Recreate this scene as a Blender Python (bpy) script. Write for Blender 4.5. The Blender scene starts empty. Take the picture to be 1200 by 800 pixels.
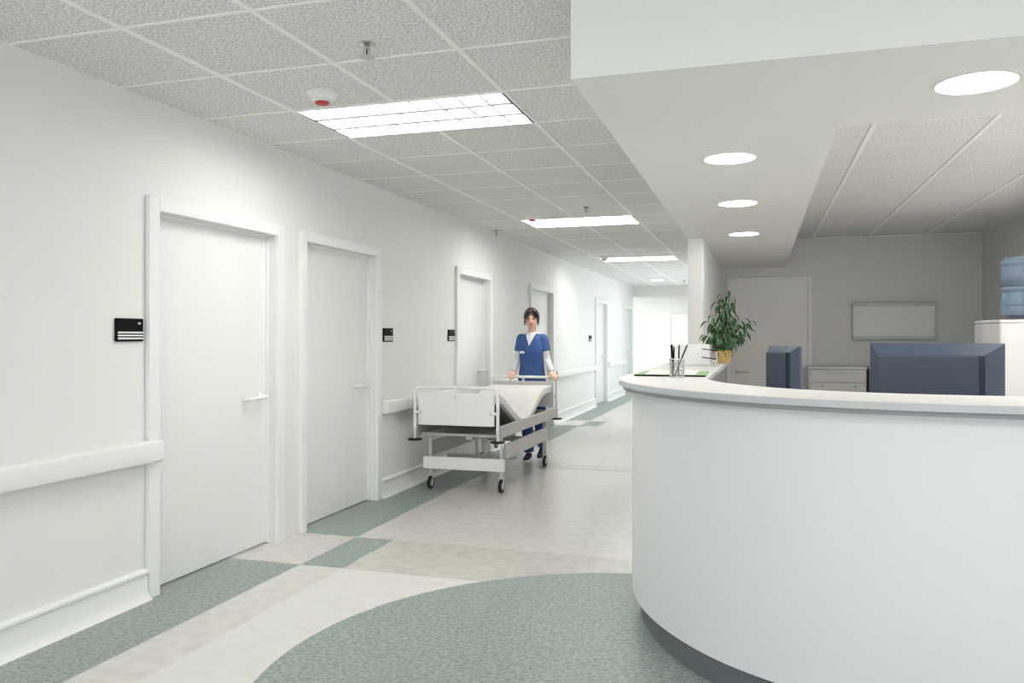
import bpy, bmesh, math, random
from mathutils import Vector, Matrix

random.seed(7)
scene = bpy.context.scene
COL = scene.collection
EYE = 1.34            # camera height
CEIL = 2.553          # ceiling height

# ------------------------------------------------------------------ camera
cam_data = bpy.data.cameras.new('camera')
cam_data.sensor_width = 36.0
cam_data.lens = 943.0 / 1200.0 * 36.0
cam_data.shift_y = -6.0 / 1200.0
cam_data.clip_start = 0.05
cam = bpy.data.objects.new('camera', cam_data)
cam.location = (0, 0, EYE)
cam.rotation_euler = (math.pi / 2, 0, math.atan(290 / 943.0))
COL.objects.link(cam)
scene.camera = cam

# ------------------------------------------------------------------ world, daylight, exposure
world = bpy.data.worlds.new('world')
scene.world = world
world.use_nodes = True
world.node_tree.nodes['Background'].inputs[0].default_value = (0.80, 0.90, 1.0, 1)
world.node_tree.nodes['Background'].inputs[1].default_value = 0.9

def area(name, loc, rot, sx, sy, power, color):
    l = bpy.data.lights.new(name, 'AREA')
    l.shape = 'RECTANGLE'; l.size = sx; l.size_y = sy; l.energy = power; l.color = color
    o = bpy.data.objects.new(name, l); o.location = loc; o.rotation_euler = rot
    COL.objects.link(o); return o
# daylight through the glazed front of the lobby behind the camera
area('daylight_lobby', (0.6, -4.6, 1.35), (math.radians(90), 0, 0), 7.0, 2.2, 74, (0.84, 0.91, 1.0))
# added fill lamp brightening the staff room from the right, outside the picture
area('fill_staff_room', (2.47, 6.2, 1.25), (0, math.radians(90), 0), 1.2, 4.4, 18, (1.0, 0.97, 0.94))
# daylight in the far hall, coming from its left-hand windows
area('daylight_far_hall', (-7.6, 23.4, 1.4), (0, math.radians(-90), 0), 2.3, 5.5, 125, (0.92, 0.97, 1.0))
area('fill_far_hall_ceiling', (-2.4, 23.4, 2.50), (0, 0, 0), 3.0, 5.0, 55, (0.94, 0.98, 1.0))  # added overhead fill for the far hall, no such source known
# daylight from the corridor's right-hand windows beyond the column
area('daylight_corridor_side', (-0.63, 16.4, 1.20), (0, math.radians(90), 0), 1.3, 5.6, 38, (0.88, 0.95, 1.0))

scene.view_settings.view_transform = 'Standard'
scene.view_settings.look = 'None'
scene.view_settings.gamma = 1.0
scene.view_settings.use_curve_mapping = False
scene.view_settings.exposure = 0.76
TROFFER = 10.0
DOWNLIGHT = 14.0

# ------------------------------------------------------------------ materials
def mat(name, color, rough=0.5, metal=0.0, spec=0.5, noise=None, bump=None, emit=None, trans=0.0, alpha=1.0, ior=1.45):
    m = bpy.data.materials.new(name); m.use_nodes = True
    nt = m.node_tree; b = nt.nodes['Principled BSDF']
    b.inputs['Base Color'].default_value = (*color, 1)
    b.inputs['Roughness'].default_value = rough
    b.inputs['Metallic'].default_value = metal
    b.inputs['Specular IOR Level'].default_value = spec
    b.inputs['Transmission Weight'].default_value = trans
    b.inputs['IOR'].default_value = ior
    geo = nt.nodes.new('ShaderNodeNewGeometry')
    if noise:   # (scale, colour2, low, high, detail)
        sc, c2, lo, hi, det = noise
        n = nt.nodes.new('ShaderNodeTexNoise'); n.inputs['Scale'].default_value = sc; n.inputs['Detail'].default_value = det
        r = nt.nodes.new('ShaderNodeValToRGB')
        r.color_ramp.elements[0].position = lo; r.color_ramp.elements[0].color = (*c2, 1)
        r.color_ramp.elements[1].position = hi; r.color_ramp.elements[1].color = (*color, 1)
        nt.links.new(geo.outputs['Position'], n.inputs['Vector'])
        nt.links.new(n.outputs['Fac'], r.inputs['Fac'])
        nt.links.new(r.outputs['Color'], b.inputs['Base Color'])
    if bump:
        sc, st, dist = bump
        n2 = nt.nodes.new('ShaderNodeTexNoise'); n2.inputs['Scale'].default_value = sc; n2.inputs['Detail'].default_value = 3
        bp = nt.nodes.new('ShaderNodeBump'); bp.inputs['Strength'].default_value = st; bp.inputs['Distance'].default_value = dist
        nt.links.new(geo.outputs['Position'], n2.inputs['Vector'])
        nt.links.new(n2.outputs['Fac'], bp.inputs['Height']); nt.links.new(bp.outputs['Normal'], b.inputs['Normal'])
    if emit:
        b.inputs['Emission Color'].default_value = (*emit[0], 1)
        b.inputs['Emission Strength'].default_value = emit[1]
    return m

M = {}
M['wall'] = mat('wall_paint', (0.83, 0.835, 0.81), 0.6, noise=(1.5, (0.815, 0.82, 0.795), 0.35, 0.65, 2), bump=(350, 0.03, 0.001))
M['wall_dim'] = mat('wall_paint_dimmed', (0.68, 0.67, 0.665), 0.6, bump=(350, 0.03, 0.001))  # wall paint darkened to put the staff room's weaker light into the colour
M['trim'] = mat('trim_white', (0.86, 0.865, 0.86), 0.35, bump=(200, 0.02, 0.001))
M['vinyl'] = mat('handrail_vinyl', (0.84, 0.845, 0.83), 0.4, bump=(500, 0.03, 0.001))
M['door'] = mat('door_laminate', (0.84, 0.845, 0.825), 0.4, bump=(300, 0.02, 0.001))
M['door_warm'] = mat('door_warm_laminate', (0.78, 0.765, 0.74), 0.45, bump=(300, 0.02, 0.001))
M['tile'] = mat('ceiling_tile', (0.90, 0.90, 0.885), 0.9, spec=0.1, noise=(95, (0.55, 0.55, 0.54), 0.36, 0.60, 5), bump=(110, 0.35, 0.003))
M['bar'] = mat('ceiling_bar', (0.92, 0.92, 0.90), 0.5, bump=(200, 0.02, 0.001))
M['plaster'] = mat('soffit_plaster', (0.80, 0.80, 0.775), 0.7, bump=(300, 0.03, 0.001))
M['green'] = mat('floor_green_linoleum', (0.40, 0.455, 0.43), 0.38, noise=(55, (0.175, 0.225, 0.21), 0.30, 0.70, 9), bump=(80, 0.03, 0.001))
M['cream'] = mat('floor_cream_linoleum', (0.67, 0.655, 0.61), 0.24, noise=(14, (0.60, 0.58, 0.535), 0.30, 0.60, 9), bump=(5, 0.04, 0.01))
M['pale'] = mat('floor_pale_linoleum', (0.72, 0.71, 0.67), 0.24, noise=(14, (0.68, 0.67, 0.63), 0.30, 0.60, 9), bump=(5, 0.04, 0.01))
M['beige'] = mat('floor_beige_linoleum', (0.60, 0.585, 0.535), 0.24, noise=(14, (0.53, 0.51, 0.46), 0.30, 0.60, 9), bump=(5, 0.04, 0.01))
M['counter'] = mat('counter_panel', (0.76, 0.765, 0.77), 0.45, bump=(300, 0.02, 0.001))
M['kick'] = mat('counter_kick', (0.15, 0.165, 0.175), 0.5, bump=(300, 0.02, 0.001))
M['slab'] = mat('countertop_laminate', (0.74, 0.725, 0.695), 0.4, noise=(40, (0.70, 0.685, 0.655), 0.35, 0.65, 4), bump=(300, 0.02, 0.001))
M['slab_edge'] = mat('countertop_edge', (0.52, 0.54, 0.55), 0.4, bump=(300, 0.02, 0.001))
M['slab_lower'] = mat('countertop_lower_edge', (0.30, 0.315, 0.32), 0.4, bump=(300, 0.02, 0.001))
M['monitor'] = mat('monitor_plastic', (0.047, 0.063, 0.095), 0.42, bump=(600, 0.05, 0.0006))
M['screen'] = mat('screen_glass', (0.01, 0.01, 0.012), 0.12, bump=(20, 0.01, 0.001))
M['black'] = mat('black_plastic', (0.005, 0.005, 0.006), 0.5, spec=0.12, bump=(300, 0.02, 0.001))
M['rubber'] = mat('rubber', (0.012, 0.012, 0.012), 0.6, bump=(300, 0.05, 0.001))
M['whiteplastic'] = mat('white_plastic', (0.82, 0.82, 0.81), 0.35, bump=(300, 0.02, 0.001))
M['red'] = mat('red_plastic', (0.55, 0.05, 0.05), 0.35, bump=(300, 0.02, 0.001))
M['chrome'] = mat('chrome', (0.62, 0.62, 0.61), 0.25, metal=1.0, bump=(200, 0.02, 0.001))
M['steel'] = mat('brushed_steel', (0.66, 0.65, 0.63), 0.4, metal=0.6, bump=(200, 0.03, 0.001))
M['bedgrey'] = mat('bed_grey_metal', (0.50, 0.485, 0.465), 0.4, metal=0.2, bump=(200, 0.02, 0.001))
M['beddark'] = mat('bed_dark_grey', (0.34, 0.34, 0.335), 0.5, metal=0.2, bump=(200, 0.02, 0.001))
M['bedwhite'] = mat('bed_white_enamel', (0.84, 0.84, 0.83), 0.3, bump=(200, 0.02, 0.001))
M['mattress'] = mat('mattress_fabric', (0.76, 0.745, 0.71), 0.8, noise=(9, (0.72, 0.705, 0.67), 0.35, 0.65, 4), bump=(120, 0.12, 0.002))
M['skin'] = mat('skin', (0.78, 0.50, 0.39), 0.5, noise=(30, (0.74, 0.45, 0.345), 0.35, 0.65, 3), bump=(300, 0.03, 0.0006))
M['lips'] = mat('lips', (0.62, 0.17, 0.15), 0.4, bump=(300, 0.03, 0.0006))
M['eye'] = mat('eye_white', (0.80, 0.78, 0.75), 0.2, bump=(300, 0.01, 0.0003))
M['iris'] = mat('eye_iris', (0.04, 0.02, 0.012), 0.15, bump=(300, 0.01, 0.0003))
M['hair'] = mat('dark_hair', (0.035, 0.015, 0.012), 0.35, noise=(120, (0.012, 0.006, 0.006), 0.35, 0.65, 3), bump=(160, 0.4, 0.003))
M['scrub'] = mat('blue_scrubs', (0.058, 0.125, 0.34), 0.85, noise=(14, (0.05, 0.108, 0.30), 0.35, 0.65, 4), bump=(28, 0.35, 0.01))
M['scrub_dark'] = mat('blue_trousers', (0.035, 0.075, 0.25), 0.85, noise=(14, (0.03, 0.063, 0.21), 0.35, 0.65, 4), bump=(28, 0.35, 0.01))
M['cotton'] = mat('white_cotton', (0.80, 0.80, 0.80), 0.85, bump=(60, 0.2, 0.003))
M['navy'] = mat('navy_canvas', (0.02, 0.03, 0.075), 0.7, bump=(200, 0.1, 0.001))
M['gold'] = mat('gold_pot_glaze', (0.62, 0.43, 0.16), 0.4, metal=0.25, noise=(30, (0.48, 0.32, 0.11), 0.35, 0.65, 4), bump=(60, 0.05, 0.001))
M['soil'] = mat('soil', (0.03, 0.022, 0.015), 0.95, bump=(120, 0.6, 0.01))
M['stem'] = mat('plant_stem', (0.09, 0.10, 0.035), 0.7, bump=(120, 0.3, 0.002))
M['paper'] = mat('paper', (0.86, 0.86, 0.83), 0.7, bump=(200, 0.02, 0.0006))
M['greenfolder'] = mat('green_card', (0.27, 0.44, 0.20), 0.6, bump=(200, 0.03, 0.0006))
M['greyboard'] = mat('grey_board', (0.76, 0.76, 0.75), 0.5, bump=(200, 0.02, 0.001))
M['greyrail'] = mat('grey_rail', (0.55, 0.55, 0.55), 0.5, bump=(200, 0.02, 0.001))
M['cabinet'] = mat('cabinet_laminate', (0.64, 0.635, 0.62), 0.45, bump=(200, 0.02, 0.001))
M['desk'] = mat('desk_laminate', (0.66, 0.65, 0.62), 0.45, bump=(200, 0.02, 0.001))
M['cooler'] = mat('cooler_plastic', (0.60, 0.595, 0.575), 0.4, bump=(200, 0.02, 0.001))
M['lens'] = mat('light_diffuser', (0.9, 0.9, 0.9), 0.5, emit=((1.0, 0.985, 0.95), TROFFER), bump=(200, 0.01, 0.001))
M['dlens'] = mat('downlight_diffuser', (0.9, 0.9, 0.9), 0.5, emit=((1.0, 0.985, 0.95), DOWNLIGHT), bump=(200, 0.01, 0.001))
M['louvre'] = mat('light_louvre', (0.90, 0.90, 0.90), 0.6, bump=(200, 0.01, 0.001))
M['bottle'] = mat('bottle_blue_plastic', (0.20, 0.265, 0.335), 0.12, trans=0.45, ior=1.3, bump=(12, 0.05, 0.003))
M['water'] = mat('water', (0.62, 0.78, 0.92), 0.02, trans=1.0, ior=1.33, bump=(12, 0.02, 0.002))
M['ink'] = mat('pen_blue', (0.01, 0.012, 0.05), 0.35, bump=(200, 0.02, 0.0006))

def leaf_material():
    m = bpy.data.materials.new('variegated_leaf'); m.use_nodes = True
    nt = m.node_tree; b = nt.nodes['Principled BSDF']; b.inputs['Roughness'].default_value = 0.38
    uv = nt.nodes.new('ShaderNodeTexCoord'); sep = nt.nodes.new('ShaderNodeSeparateXYZ')
    nt.links.new(uv.outputs['Object'], sep.inputs[0])
    ab = nt.nodes.new('ShaderNodeMath'); ab.operation = 'ABSOLUTE'; nt.links.new(sep.outputs['Y'], ab.inputs[0])
    n = nt.nodes.new('ShaderNodeTexNoise'); n.inputs['Scale'].default_value = 70
    nt.links.new(uv.outputs['Object'], n.inputs['Vector'])
    sc = nt.nodes.new('ShaderNodeMath'); sc.operation = 'MULTIPLY_ADD'; sc.inputs[1].default_value = 0.012; sc.inputs[2].default_value = -0.006
    nt.links.new(n.outputs['Fac'], sc.inputs[0])
    ad = nt.nodes.new('ShaderNodeMath'); nt.links.new(ab.outputs[0], ad.inputs[0]); nt.links.new(sc.outputs[0], ad.inputs[1])
    r = nt.nodes.new('ShaderNodeValToRGB')
    e = r.color_ramp.elements
    e[0].position = 0.0; e[0].color = (0.05, 0.15, 0.04, 1)
    e[1].position = 1.0; e[1].color = (0.50, 0.60, 0.40, 1)
    x = e.new(0.50); x.color = (0.012, 0.05, 0.02, 1)
    x = e.new(0.72); x.color = (0.06, 0.17, 0.06, 1)
    mp = nt.nodes.new('ShaderNodeMapRange'); mp.inputs['From Max'].default_value = 0.0150
    nt.links.new(ad.outputs[0], mp.inputs['Value']); nt.links.new(mp.outputs[0], r.inputs['Fac'])
    nt.links.new(r.outputs['Color'], b.inputs['Base Color'])
    return m
M['leaf'] = leaf_material()
M['endstrip'] = mat('shadow_gap_grey', (0.13, 0.13, 0.135), 0.5, bump=(200, 0.02, 0.001))  # dark tone painted for the shadow gap at the ceiling lights' ends
M['panel_shade'] = mat('monitor_panel_shade', (0.016, 0.021, 0.033), 0.5, bump=(200, 0.02, 0.001))  # near-black tone painted for the shaded side of a monitor's back panel

# ------------------------------------------------------------------ mesh helpers
def box(bm, x0, x1, y0, y1, z0, z1, mx=None):
    vs = [bm.verts.new(p) for p in ((x0,y0,z0),(x1,y0,z0),(x1,y1,z0),(x0,y1,z0),(x0,y0,z1),(x1,y0,z1),(x1,y1,z1),(x0,y1,z1))]
    for f in ((0,3,2,1),(4,5,6,7),(0,1,5,4),(1,2,6,5),(2,3,7,6),(3,0,4,7)):
        bm.faces.new([vs[i] for i in f])
    if mx: bmesh.ops.transform(bm, matrix=mx, verts=vs)
    return vs

def rings(bm, pts, close=False, cap=True):
    """pts: list of rings (lists of points) skinned together"""
    R = [[bm.verts.new(p) for p in r] for r in pts]
    n = len(R[0])
    for a, b in zip(R, R[1:] + ([R[0]] if close else [])):
        for i in range(n):
            bm.faces.new((a[i], a[(i+1) % n], b[(i+1) % n], b[i]))
    if cap and not close:
        bm.faces.new(list(reversed(R[0]))); bm.faces.new(R[-1])
    return R

def tube(bm, path, r, n=10, close=False, cap=True):
    P = [Vector(p) for p in path]; out = []; up = None
    rr = r if isinstance(r, (list, tuple)) else [r] * len(P)
    for i, p in enumerate(P):
        if close: t = P[(i+1) % len(P)] - P[i-1]
        else: t = (P[min(i+1, len(P)-1)] - P[max(i-1, 0)])
        t.normalize()
        if up is None:
            up = Vector((0,0,1)) if abs(t.z) < 0.9 else Vector((0,1,0))
        u = t.cross(up); u.normalize(); v = t.cross(u); v.normalize(); up = -v if v.dot(up) < 0 else v
        u = t.cross(up).normalized(); v = u.cross(t).normalized()
        out.append([p + (u*math.cos(a) + v*math.sin(a)) * rr[i] for a in [2*math.pi*k/n for k in range(n)]])
    rings(bm, out, close, cap)

def lathe(bm, prof, c=(0,0,0), n=32, axis='Z', cap=True):
    out = []
    for (r, h) in prof:
        ring = []
        for k in range(n):
            a = 2*math.pi*k/n; x, y = r*math.cos(a), r*math.sin(a)
            if axis == 'Z': p = (x, y, h)
            elif axis == 'X': p = (h, x, y)
            else: p = (x, h, y)
            ring.append(Vector(p) + Vector(c))
        out.append(ring)
    rings(bm, out, False, cap)

def ellipsoid(bm, c, rx, ry, rz, n=20, m=14, mx=None):
    out = []
    for j in range(1, m):
        t = math.pi * j / m
        out.append([(c[0]+rx*math.sin(t)*math.cos(2*math.pi*k/n), c[1]+ry*math.sin(t)*math.sin(2*math.pi*k/n), c[2]-rz*math.cos(t)) for k in range(n)])
    R = rings(bm, out)
    if mx: bmesh.ops.transform(bm, matrix=mx, verts=[v for r in R for v in r])

def extrude_y(bm, prof, y0, y1):
    rings(bm, [[(x, y0, z) for x, z in prof], [(x, y1, z) for x, z in prof]])

def prism(bm, outline, z0, z1):
    rings(bm, [[(x, y, z0) for x, y in outline], [(x, y, z1) for x, y in outline]])

def obj(name, bm, m, parent=None, smooth=False, bevel=0.0, label=None, origin=None, bseg=2, angle=35):
    bmesh.ops.recalc_face_normals(bm, faces=bm.faces[:])
    me = bpy.data.meshes.new(name)
    off = Vector((0,0,0))
    if parent is not None and parent.type == 'EMPTY': off = parent.location.copy()
    elif parent is not None: off = Vector(parent.get('_w', (0,0,0)))
    if parent is None:
        if origin is None:
            xs = [v.co for v in bm.verts]
            mn = Vector([min(v[i] for v in xs) for i in range(3)]); mxx = Vector([max(v[i] for v in xs) for i in range(3)])
            origin = ((mn.x+mxx.x)/2, (mn.y+mxx.y)/2, mn.z)
        off = Vector(origin)
    bmesh.ops.translate(bm, vec=-off, verts=bm.verts[:])
    bm.to_mesh(me); bm.free()
    me.materials.append(m)
    o = bpy.data.objects.new(name, me); COL.objects.link(o)
    if parent is not None: o.parent = parent; WORLD[o.name] = off
    else: o.location = off; WORLD[o.name] = off
    if parent is not None and parent.type != 'EMPTY': pass
    if smooth:
        for p in me.polygons: p.use_smooth = True
        if angle: 
            try: me.set_sharp_from_angle(angle=math.radians(angle))
            except Exception: pass
    if bevel:
        b = o.modifiers.new('bevel', 'BEVEL'); b.width = bevel; b.segments = bseg; b.limit_method = 'ANGLE'
        b.harden_normals = False
    if label: o['label'] = label
    return o
WORLD = {}

def sub(name, bm, m, parent, **kw):
    """a child of a mesh object: geometry given in world coordinates"""
    w = WORLD[parent.name]
    bmesh.ops.translate(bm, vec=-w, verts=bm.verts[:])
    bmesh.ops.recalc_face_normals(bm, faces=bm.faces[:])
    me = bpy.data.meshes.new(name); bm.to_mesh(me); bm.free(); me.materials.append(m)
    o = bpy.data.objects.new(name, me); COL.objects.link(o); o.parent = parent; WORLD[o.name] = w
    if kw.get('smooth'):
        for p in me.polygons: p.use_smooth = True
        me.set_sharp_from_angle(angle=math.radians(kw.get('angle', 35)))
    if kw.get('bevel'):
        b = o.modifiers.new('bevel', 'BEVEL'); b.width = kw['bevel']; b.segments = 2; b.limit_method = 'ANGLE'
    if kw.get('label'): o['label'] = kw['label']
    return o

def tag(o, label, cat, group=None):
    o['label'] = label; o['category'] = cat
    if group: o['group'] = group
    return o
def thing(name, label, cat, loc, rotz=0.0, group=None):
    o = bpy.data.objects.new(name, None); COL.objects.link(o); o.empty_display_size = 0.1
    o.location = loc; o.rotation_euler = (0, 0, rotz); WORLD[o.name] = Vector(loc)
    return tag(o, label, cat, group)
def struct(name, bm, m, **kw):
    o = obj(name, bm, m, **kw); o['kind'] = 'structure'; return o
def bx(*a):
    bm = bmesh.new(); box(bm, *a); return bm

def copy_tree(src, loc, label=None):
    r = src.copy(); COL.objects.link(r); r.location = loc; WORLD[r.name] = Vector(loc)
    if label: r['label'] = label
    for ch in list(src.children):
        c = ch.copy(); COL.objects.link(c); c.parent = r
        for g in list(ch.children):
            d = g.copy(); COL.objects.link(d); d.parent = c
    return r

# ------------------------------------------------------------------ floor
CX0, CY0 = 0.83, 4.18      # centre of the round counter
floor = struct('floor', bx(-8, 6, -5, 28, -0.12, 0.0), M['cream'])
def inlay(name, outline, m, label, z=0.0015):
    bm = bmesh.new(); prism(bm, outline, 0.0003, z)
    return sub(name, bm, m, floor, label=label)
def rect(x0, x1, y0, y1): return [(x0,y0),(x1,y0),(x1,y1),(x0,y1)]
XS = -2.577
B = [(4.15, 4.83), (11.83, 12.55)]
inlay('floor_panel', rect(-3.10, XS, -5, B[0][0]), M['green'], 'grey-green strip along the wall, nearest length')
inlay('floor_panel', rect(-3.10, XS, B[0][1], B[1][0]), M['green'], 'grey-green strip along the wall, passing under the bed')
inlay('floor_panel', rect(-3.10, XS, B[1][1], 19.95), M['green'], 'grey-green strip along the wall, far length')
inlay('floor_panel', rect(-3.10, XS, *B[0]), M['cream'], 'cream panel interrupting the grey-green strip')
inlay('floor_panel', rect(-3.10, XS, *B[1]), M['pale'], 'far white panel interrupting the grey-green strip')
for b in B:
    inlay('floor_panel', rect(XS, -2.30, *b), M['green'], 'small grey-green rectangle beside the strip')
inlay('floor_panel', rect(XS, -2.30, -5, B[0][0]), M['cream'], 'cream border strip')
inlay('floor_panel', rect(-2.30, -0.3, B[0][0], B[0][1]), M['beige'], 'beige cross band')
inlay('floor_panel', rect(-2.30, -0.3, 7.95, 8.25), M['beige'], 'beige cross band')
inlay('floor_panel', rect(-2.30, 5.0, -5, B[0][0]), M['pale'], 'pale cream field')
inlay('floor_panel', [(-0.40 + 1.518*math.cos(2*math.pi*k/96), 3.05 + 1.518*math.sin(2*math.pi*k/96)) for k in range(96)], M['green'], 'large grey-green disc in front of the counter', z=0.0028)

# ------------------------------------------------------------------ left wall with door openings
WX = -3.0
doors = [(3.378, 4.600), (4.800, 6.020), (7.750, 8.900), (10.55, 11.88), (15.12, 16.38), (18.55, 19.75)]
FR = 0.075; DH = 1.99; FRT = 0.03
bm = bmesh.new()
prev = -5.0
for (a, b) in doors:
    box(bm, WX-0.2, WX, prev, a+FR, 0, CEIL+0.1)
    box(bm, WX-0.2, WX, a+FR, b-FR, DH, CEIL+0.1)
    prev = b-FR
box(bm, WX-0.2, WX, prev, 20.0, 0, CEIL+0.1)
struct('wall_left', bm, M['wall'])
HANDLE_NEAR_RIGHT = True
for i, (a, b) in enumerate(doors):
    d = struct('door_%d' % (i+1), bx(WX-0.105, WX-0.06, a+FR+0.003, b-FR-0.003, 0.012, DH-0.003), M['door'])
    bm = bmesh.new()
    xa, xb = WX-0.12, WX+FRT
    box(bm, xa+0.12, xb, a, a+FR, 0.0, DH+FR)
    box(bm, xa+0.12, xb, b-FR, b, 0.0, DH+FR)
    box(bm, xa+0.12, xb, a+FR, b-FR, DH, DH+FR)
    sub('door_frame', bm, M['trim'], d, bevel=0.004)
    bm = bmesh.new()      # stop strips in the reveal
    box(bm, WX-0.06, WX-0.045, b-FR-0.015, b-FR, 0.01, DH)
    box(bm, WX-0.06, WX-0.045, a+FR, a+FR+0.015, 0.01, DH)
    box(bm, WX-0.06, WX-0.045, a+FR+0.015, b-FR-0.015, DH-0.015, DH)
    sub('door_stop', bm, M['trim'], d)
    yb = b-FR-0.075; hz = 0.955
    bm = bmesh.new()
    lathe(bm, [(0.026, WX-0.0605), (0.026, WX-0.052), (0.02, WX-0.048)], (0, yb, hz), 20, 'X')
    tube(bm, [(WX-0.055, yb, hz), (WX-0.005, yb, hz), (WX+0.002, yb-0.02, hz), (WX+0.002, yb-0.15, hz-0.004), (WX-0.01, yb-0.17, hz-0.006), (WX-0.05, yb-0.172, hz-0.012)], 0.0125, 10)
    sub('door_handle', bm, M['whiteplastic'], d, smooth=True)

# handrails and baseboards along the left wall
rail_prof = [(WX+0.0,0.70),(WX+0.060,0.698),(WX+0.070,0.704),(WX+0.072,0.712),(WX+0.072,0.795),(WX+0.068,0.803),(WX+0.058,0.807),(WX+0.0,0.807)]
base_prof = [(WX,0.0),(WX+0.052,0.0),(WX+0.046,0.006),(WX+0.030,0.024),(WX+0.021,0.05),(WX+0.018,0.128),(WX+0.028,0.136),(WX+0.028,0.148),(WX+0.018,0.156),(WX,0.158)]
rails = [(-5.0, 3.44), (6.05, 7.70), (8.92, 10.52), (11.90, 15.08), (16.40, 18.52)]
rail_labels = ['white vinyl handrail on the wall at the near left of the first door',
  'short white vinyl handrail on the wall behind the foot of the bed', 'white handrail on the wall behind the woman in scrubs',
  'long white handrail between the woman and the fifth door', 'far white handrail between the last two doors of the corridor']
for (a, b), lb in zip(rails, rail_labels):
    t = thing('handrail', lb, 'handrail', (WX, (a+b)/2, 0.69), group=None)
    bm = bmesh.new(); extrude_y(bm, rail_prof, a, b); obj('rail_cover', bm, M['vinyl'], t, smooth=True, bevel=0.008)
    n = max(2, int((b-a)/0.9))
    for k in range(n):
        y = a + (k+0.5)*(b-a)/n; obj('bracket', bx(WX+0.001, WX+0.02, y-0.02, y+0.02, 0.712, 0.79), M['steel'], t)
for i, (a, b) in enumerate([(-5.0, 3.375), (6.022, 7.748), (8.902, 10.548), (11.882, 15.118), (16.382, 18.548)]):
    bm = bmesh.new(); extrude_y(bm, base_prof, a, b)
    struct('baseboard_left', bm, M['trim'], smooth=True, angle=50)

# ------------------------------------------------------------------ remaining shell
struct('wall_corridor', bx(-0.60, -0.48, 7.40, 20.0, 0, CEIL), M['wall'])
struct('wall_back', bx(-0.48, 2.66, 10.65, 10.80, 0, CEIL+0.1), M['wall_dim'])
struct('wall_right', bx(2.50, 2.65, 2.66, 10.65, 0, CEIL+0.1), M['wall_dim'])
struct('wall_far', bx(-8, 2.0, 26.9, 27.1, 0, CEIL+0.1), M['wall'])
struct('wall_far_hall_side', bx(-8.0, -7.9, 20, 27, 0, CEIL+0.1), M['wall'])
struct('wall_far_hall_front', bx(-8.0, WX-0.2, 19.9, 20.0, 0, CEIL+0.1), M['wall'])
struct('wall_far_hall_right', bx(1.9, 2.0, 20.0, 26.9, 0, CEIL+0.1), M['wall'])
struct('wall_far_hall_corner', bx(-0.48, 2.0, 19.9, 20.0, 0, CEIL+0.1), M['wall'])
struct('wall_lobby_right', bx(4.9, 5.0, -5, 2.66, 0, CEIL+0.1), M['wall'])
struct('wall_lobby_end', bx(2.65, 5.0, 2.66, 2.76, 0, CEIL+0.1), M['wall'])
struct('beam', bx(WX, -0.60, 20.0, 20.25, 2.316, CEIL), M['plaster'])
# window frames set around the daylight lamps, the staff room's made up (outside the picture)
def window(name, axis, p, a0, a1, z0, z1, n, side):
    bm = bmesh.new(); f = 0.05; q0, q1 = (p, p+side*0.03) if side > 0 else (p+side*0.03, p)
    bars = [(a0-f, a1+f, z0-f, z0), (a0-f, a1+f, z1, z1+f), (a0-f, a0, z0, z1), (a1, a1+f, z0, z1)]
    bars += [(a0+(a1-a0)*k/n-0.02, a0+(a1-a0)*k/n+0.02, z0, z1) for k in range(1, n)]
    for (u0, u1, w0, w1) in bars:
        if axis == 'X': box(bm, q0, q1, u0, u1, w0, w1)
        else: box(bm, u0, u1, q0, q1, w0, w1)
    struct(name, bm, M['trim'])
window('window_1', 'X', -0.64, 13.6, 19.2, 0.55, 1.85, 4, -1)
window('fill_frame', 'X', 2.465, 4.0, 8.4, 0.65, 1.85, 3, -1)  # made-up frame around the added staff room fill lamp
window('window_3', 'Y', -4.60, -2.9, 4.1, 0.25, 2.45, 5, 1)
window('window_4', 'X', -7.60, 20.65, 26.15, 0.25, 2.50, 4, 1)
struct('wall_lobby_back', bx(-3.0, 5.0, -5.1, -4.62, 0, CEIL), M['wall'])
# far door
d = struct('door_7', bx(-2.80, -1.90, 26.84, 26.90, 0.01, 1.985), M['door'])
bm = bmesh.new(); box(bm, -2.88, -2.80, 26.80, 26.90, 0, 2.06); box(bm, -1.90, -1.82, 26.80, 26.90, 0, 2.06); box(bm, -2.80, -1.90, 26.80, 26.90, 1.985, 2.06)
sub('door_frame', bm, M['trim'], d)

# ------------------------------------------------------------------ ceiling
bm = bmesh.new(); box(bm, -8, 5, -5, 27.1, CEIL+0.03, CEIL+0.15)
ceiling = struct('ceiling', bm, M['tile'])
XL = [-3.0, -2.4, -1.808, -1.216, -0.62]
RY = lambda k: 3.80 + 0.6085*k
LIGHT_ROWS = [0, 7, 14]
def tile_mesh(w, d):
    bm = bmesh.new(); z0, z1 = CEIL+0.004, CEIL+0.028
    box(bm, -w/2, w/2, -d/2, d/2, z0, z1)
    me = bpy.data.meshes.new('ceiling_tile'); bmesh.ops.recalc_face_normals(bm, faces=bm.faces[:])
    bm.to_mesh(me); bm.free(); me.materials.append(M['tile']); return me
cw = WORLD[ceiling.name]
def put_tiles(xl, k0, k1, skip=lambda c, k: False, yclip=None):
    for c in range(len(xl)-1):
        w = xl[c+1]-xl[c]; me = tile_mesh(w-0.004, 0.6085-0.003)
        for k in range(k0, k1):
            if skip(c, k): continue
            o = bpy.data.objects.new('ceiling_tile', me); COL.objects.link(o); o.parent = ceiling
            o.location = Vector(((xl[c]+xl[c+1])/2, RY(k)+0.304, 0)) - cw
put_tiles(XL, -6, 26, lambda c, k: k in LIGHT_ROWS and c in (1, 2))
XI = [0.31, 0.63, 1.26, 1.89, 2.50]
put_tiles(XI, 0, 11)
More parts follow.
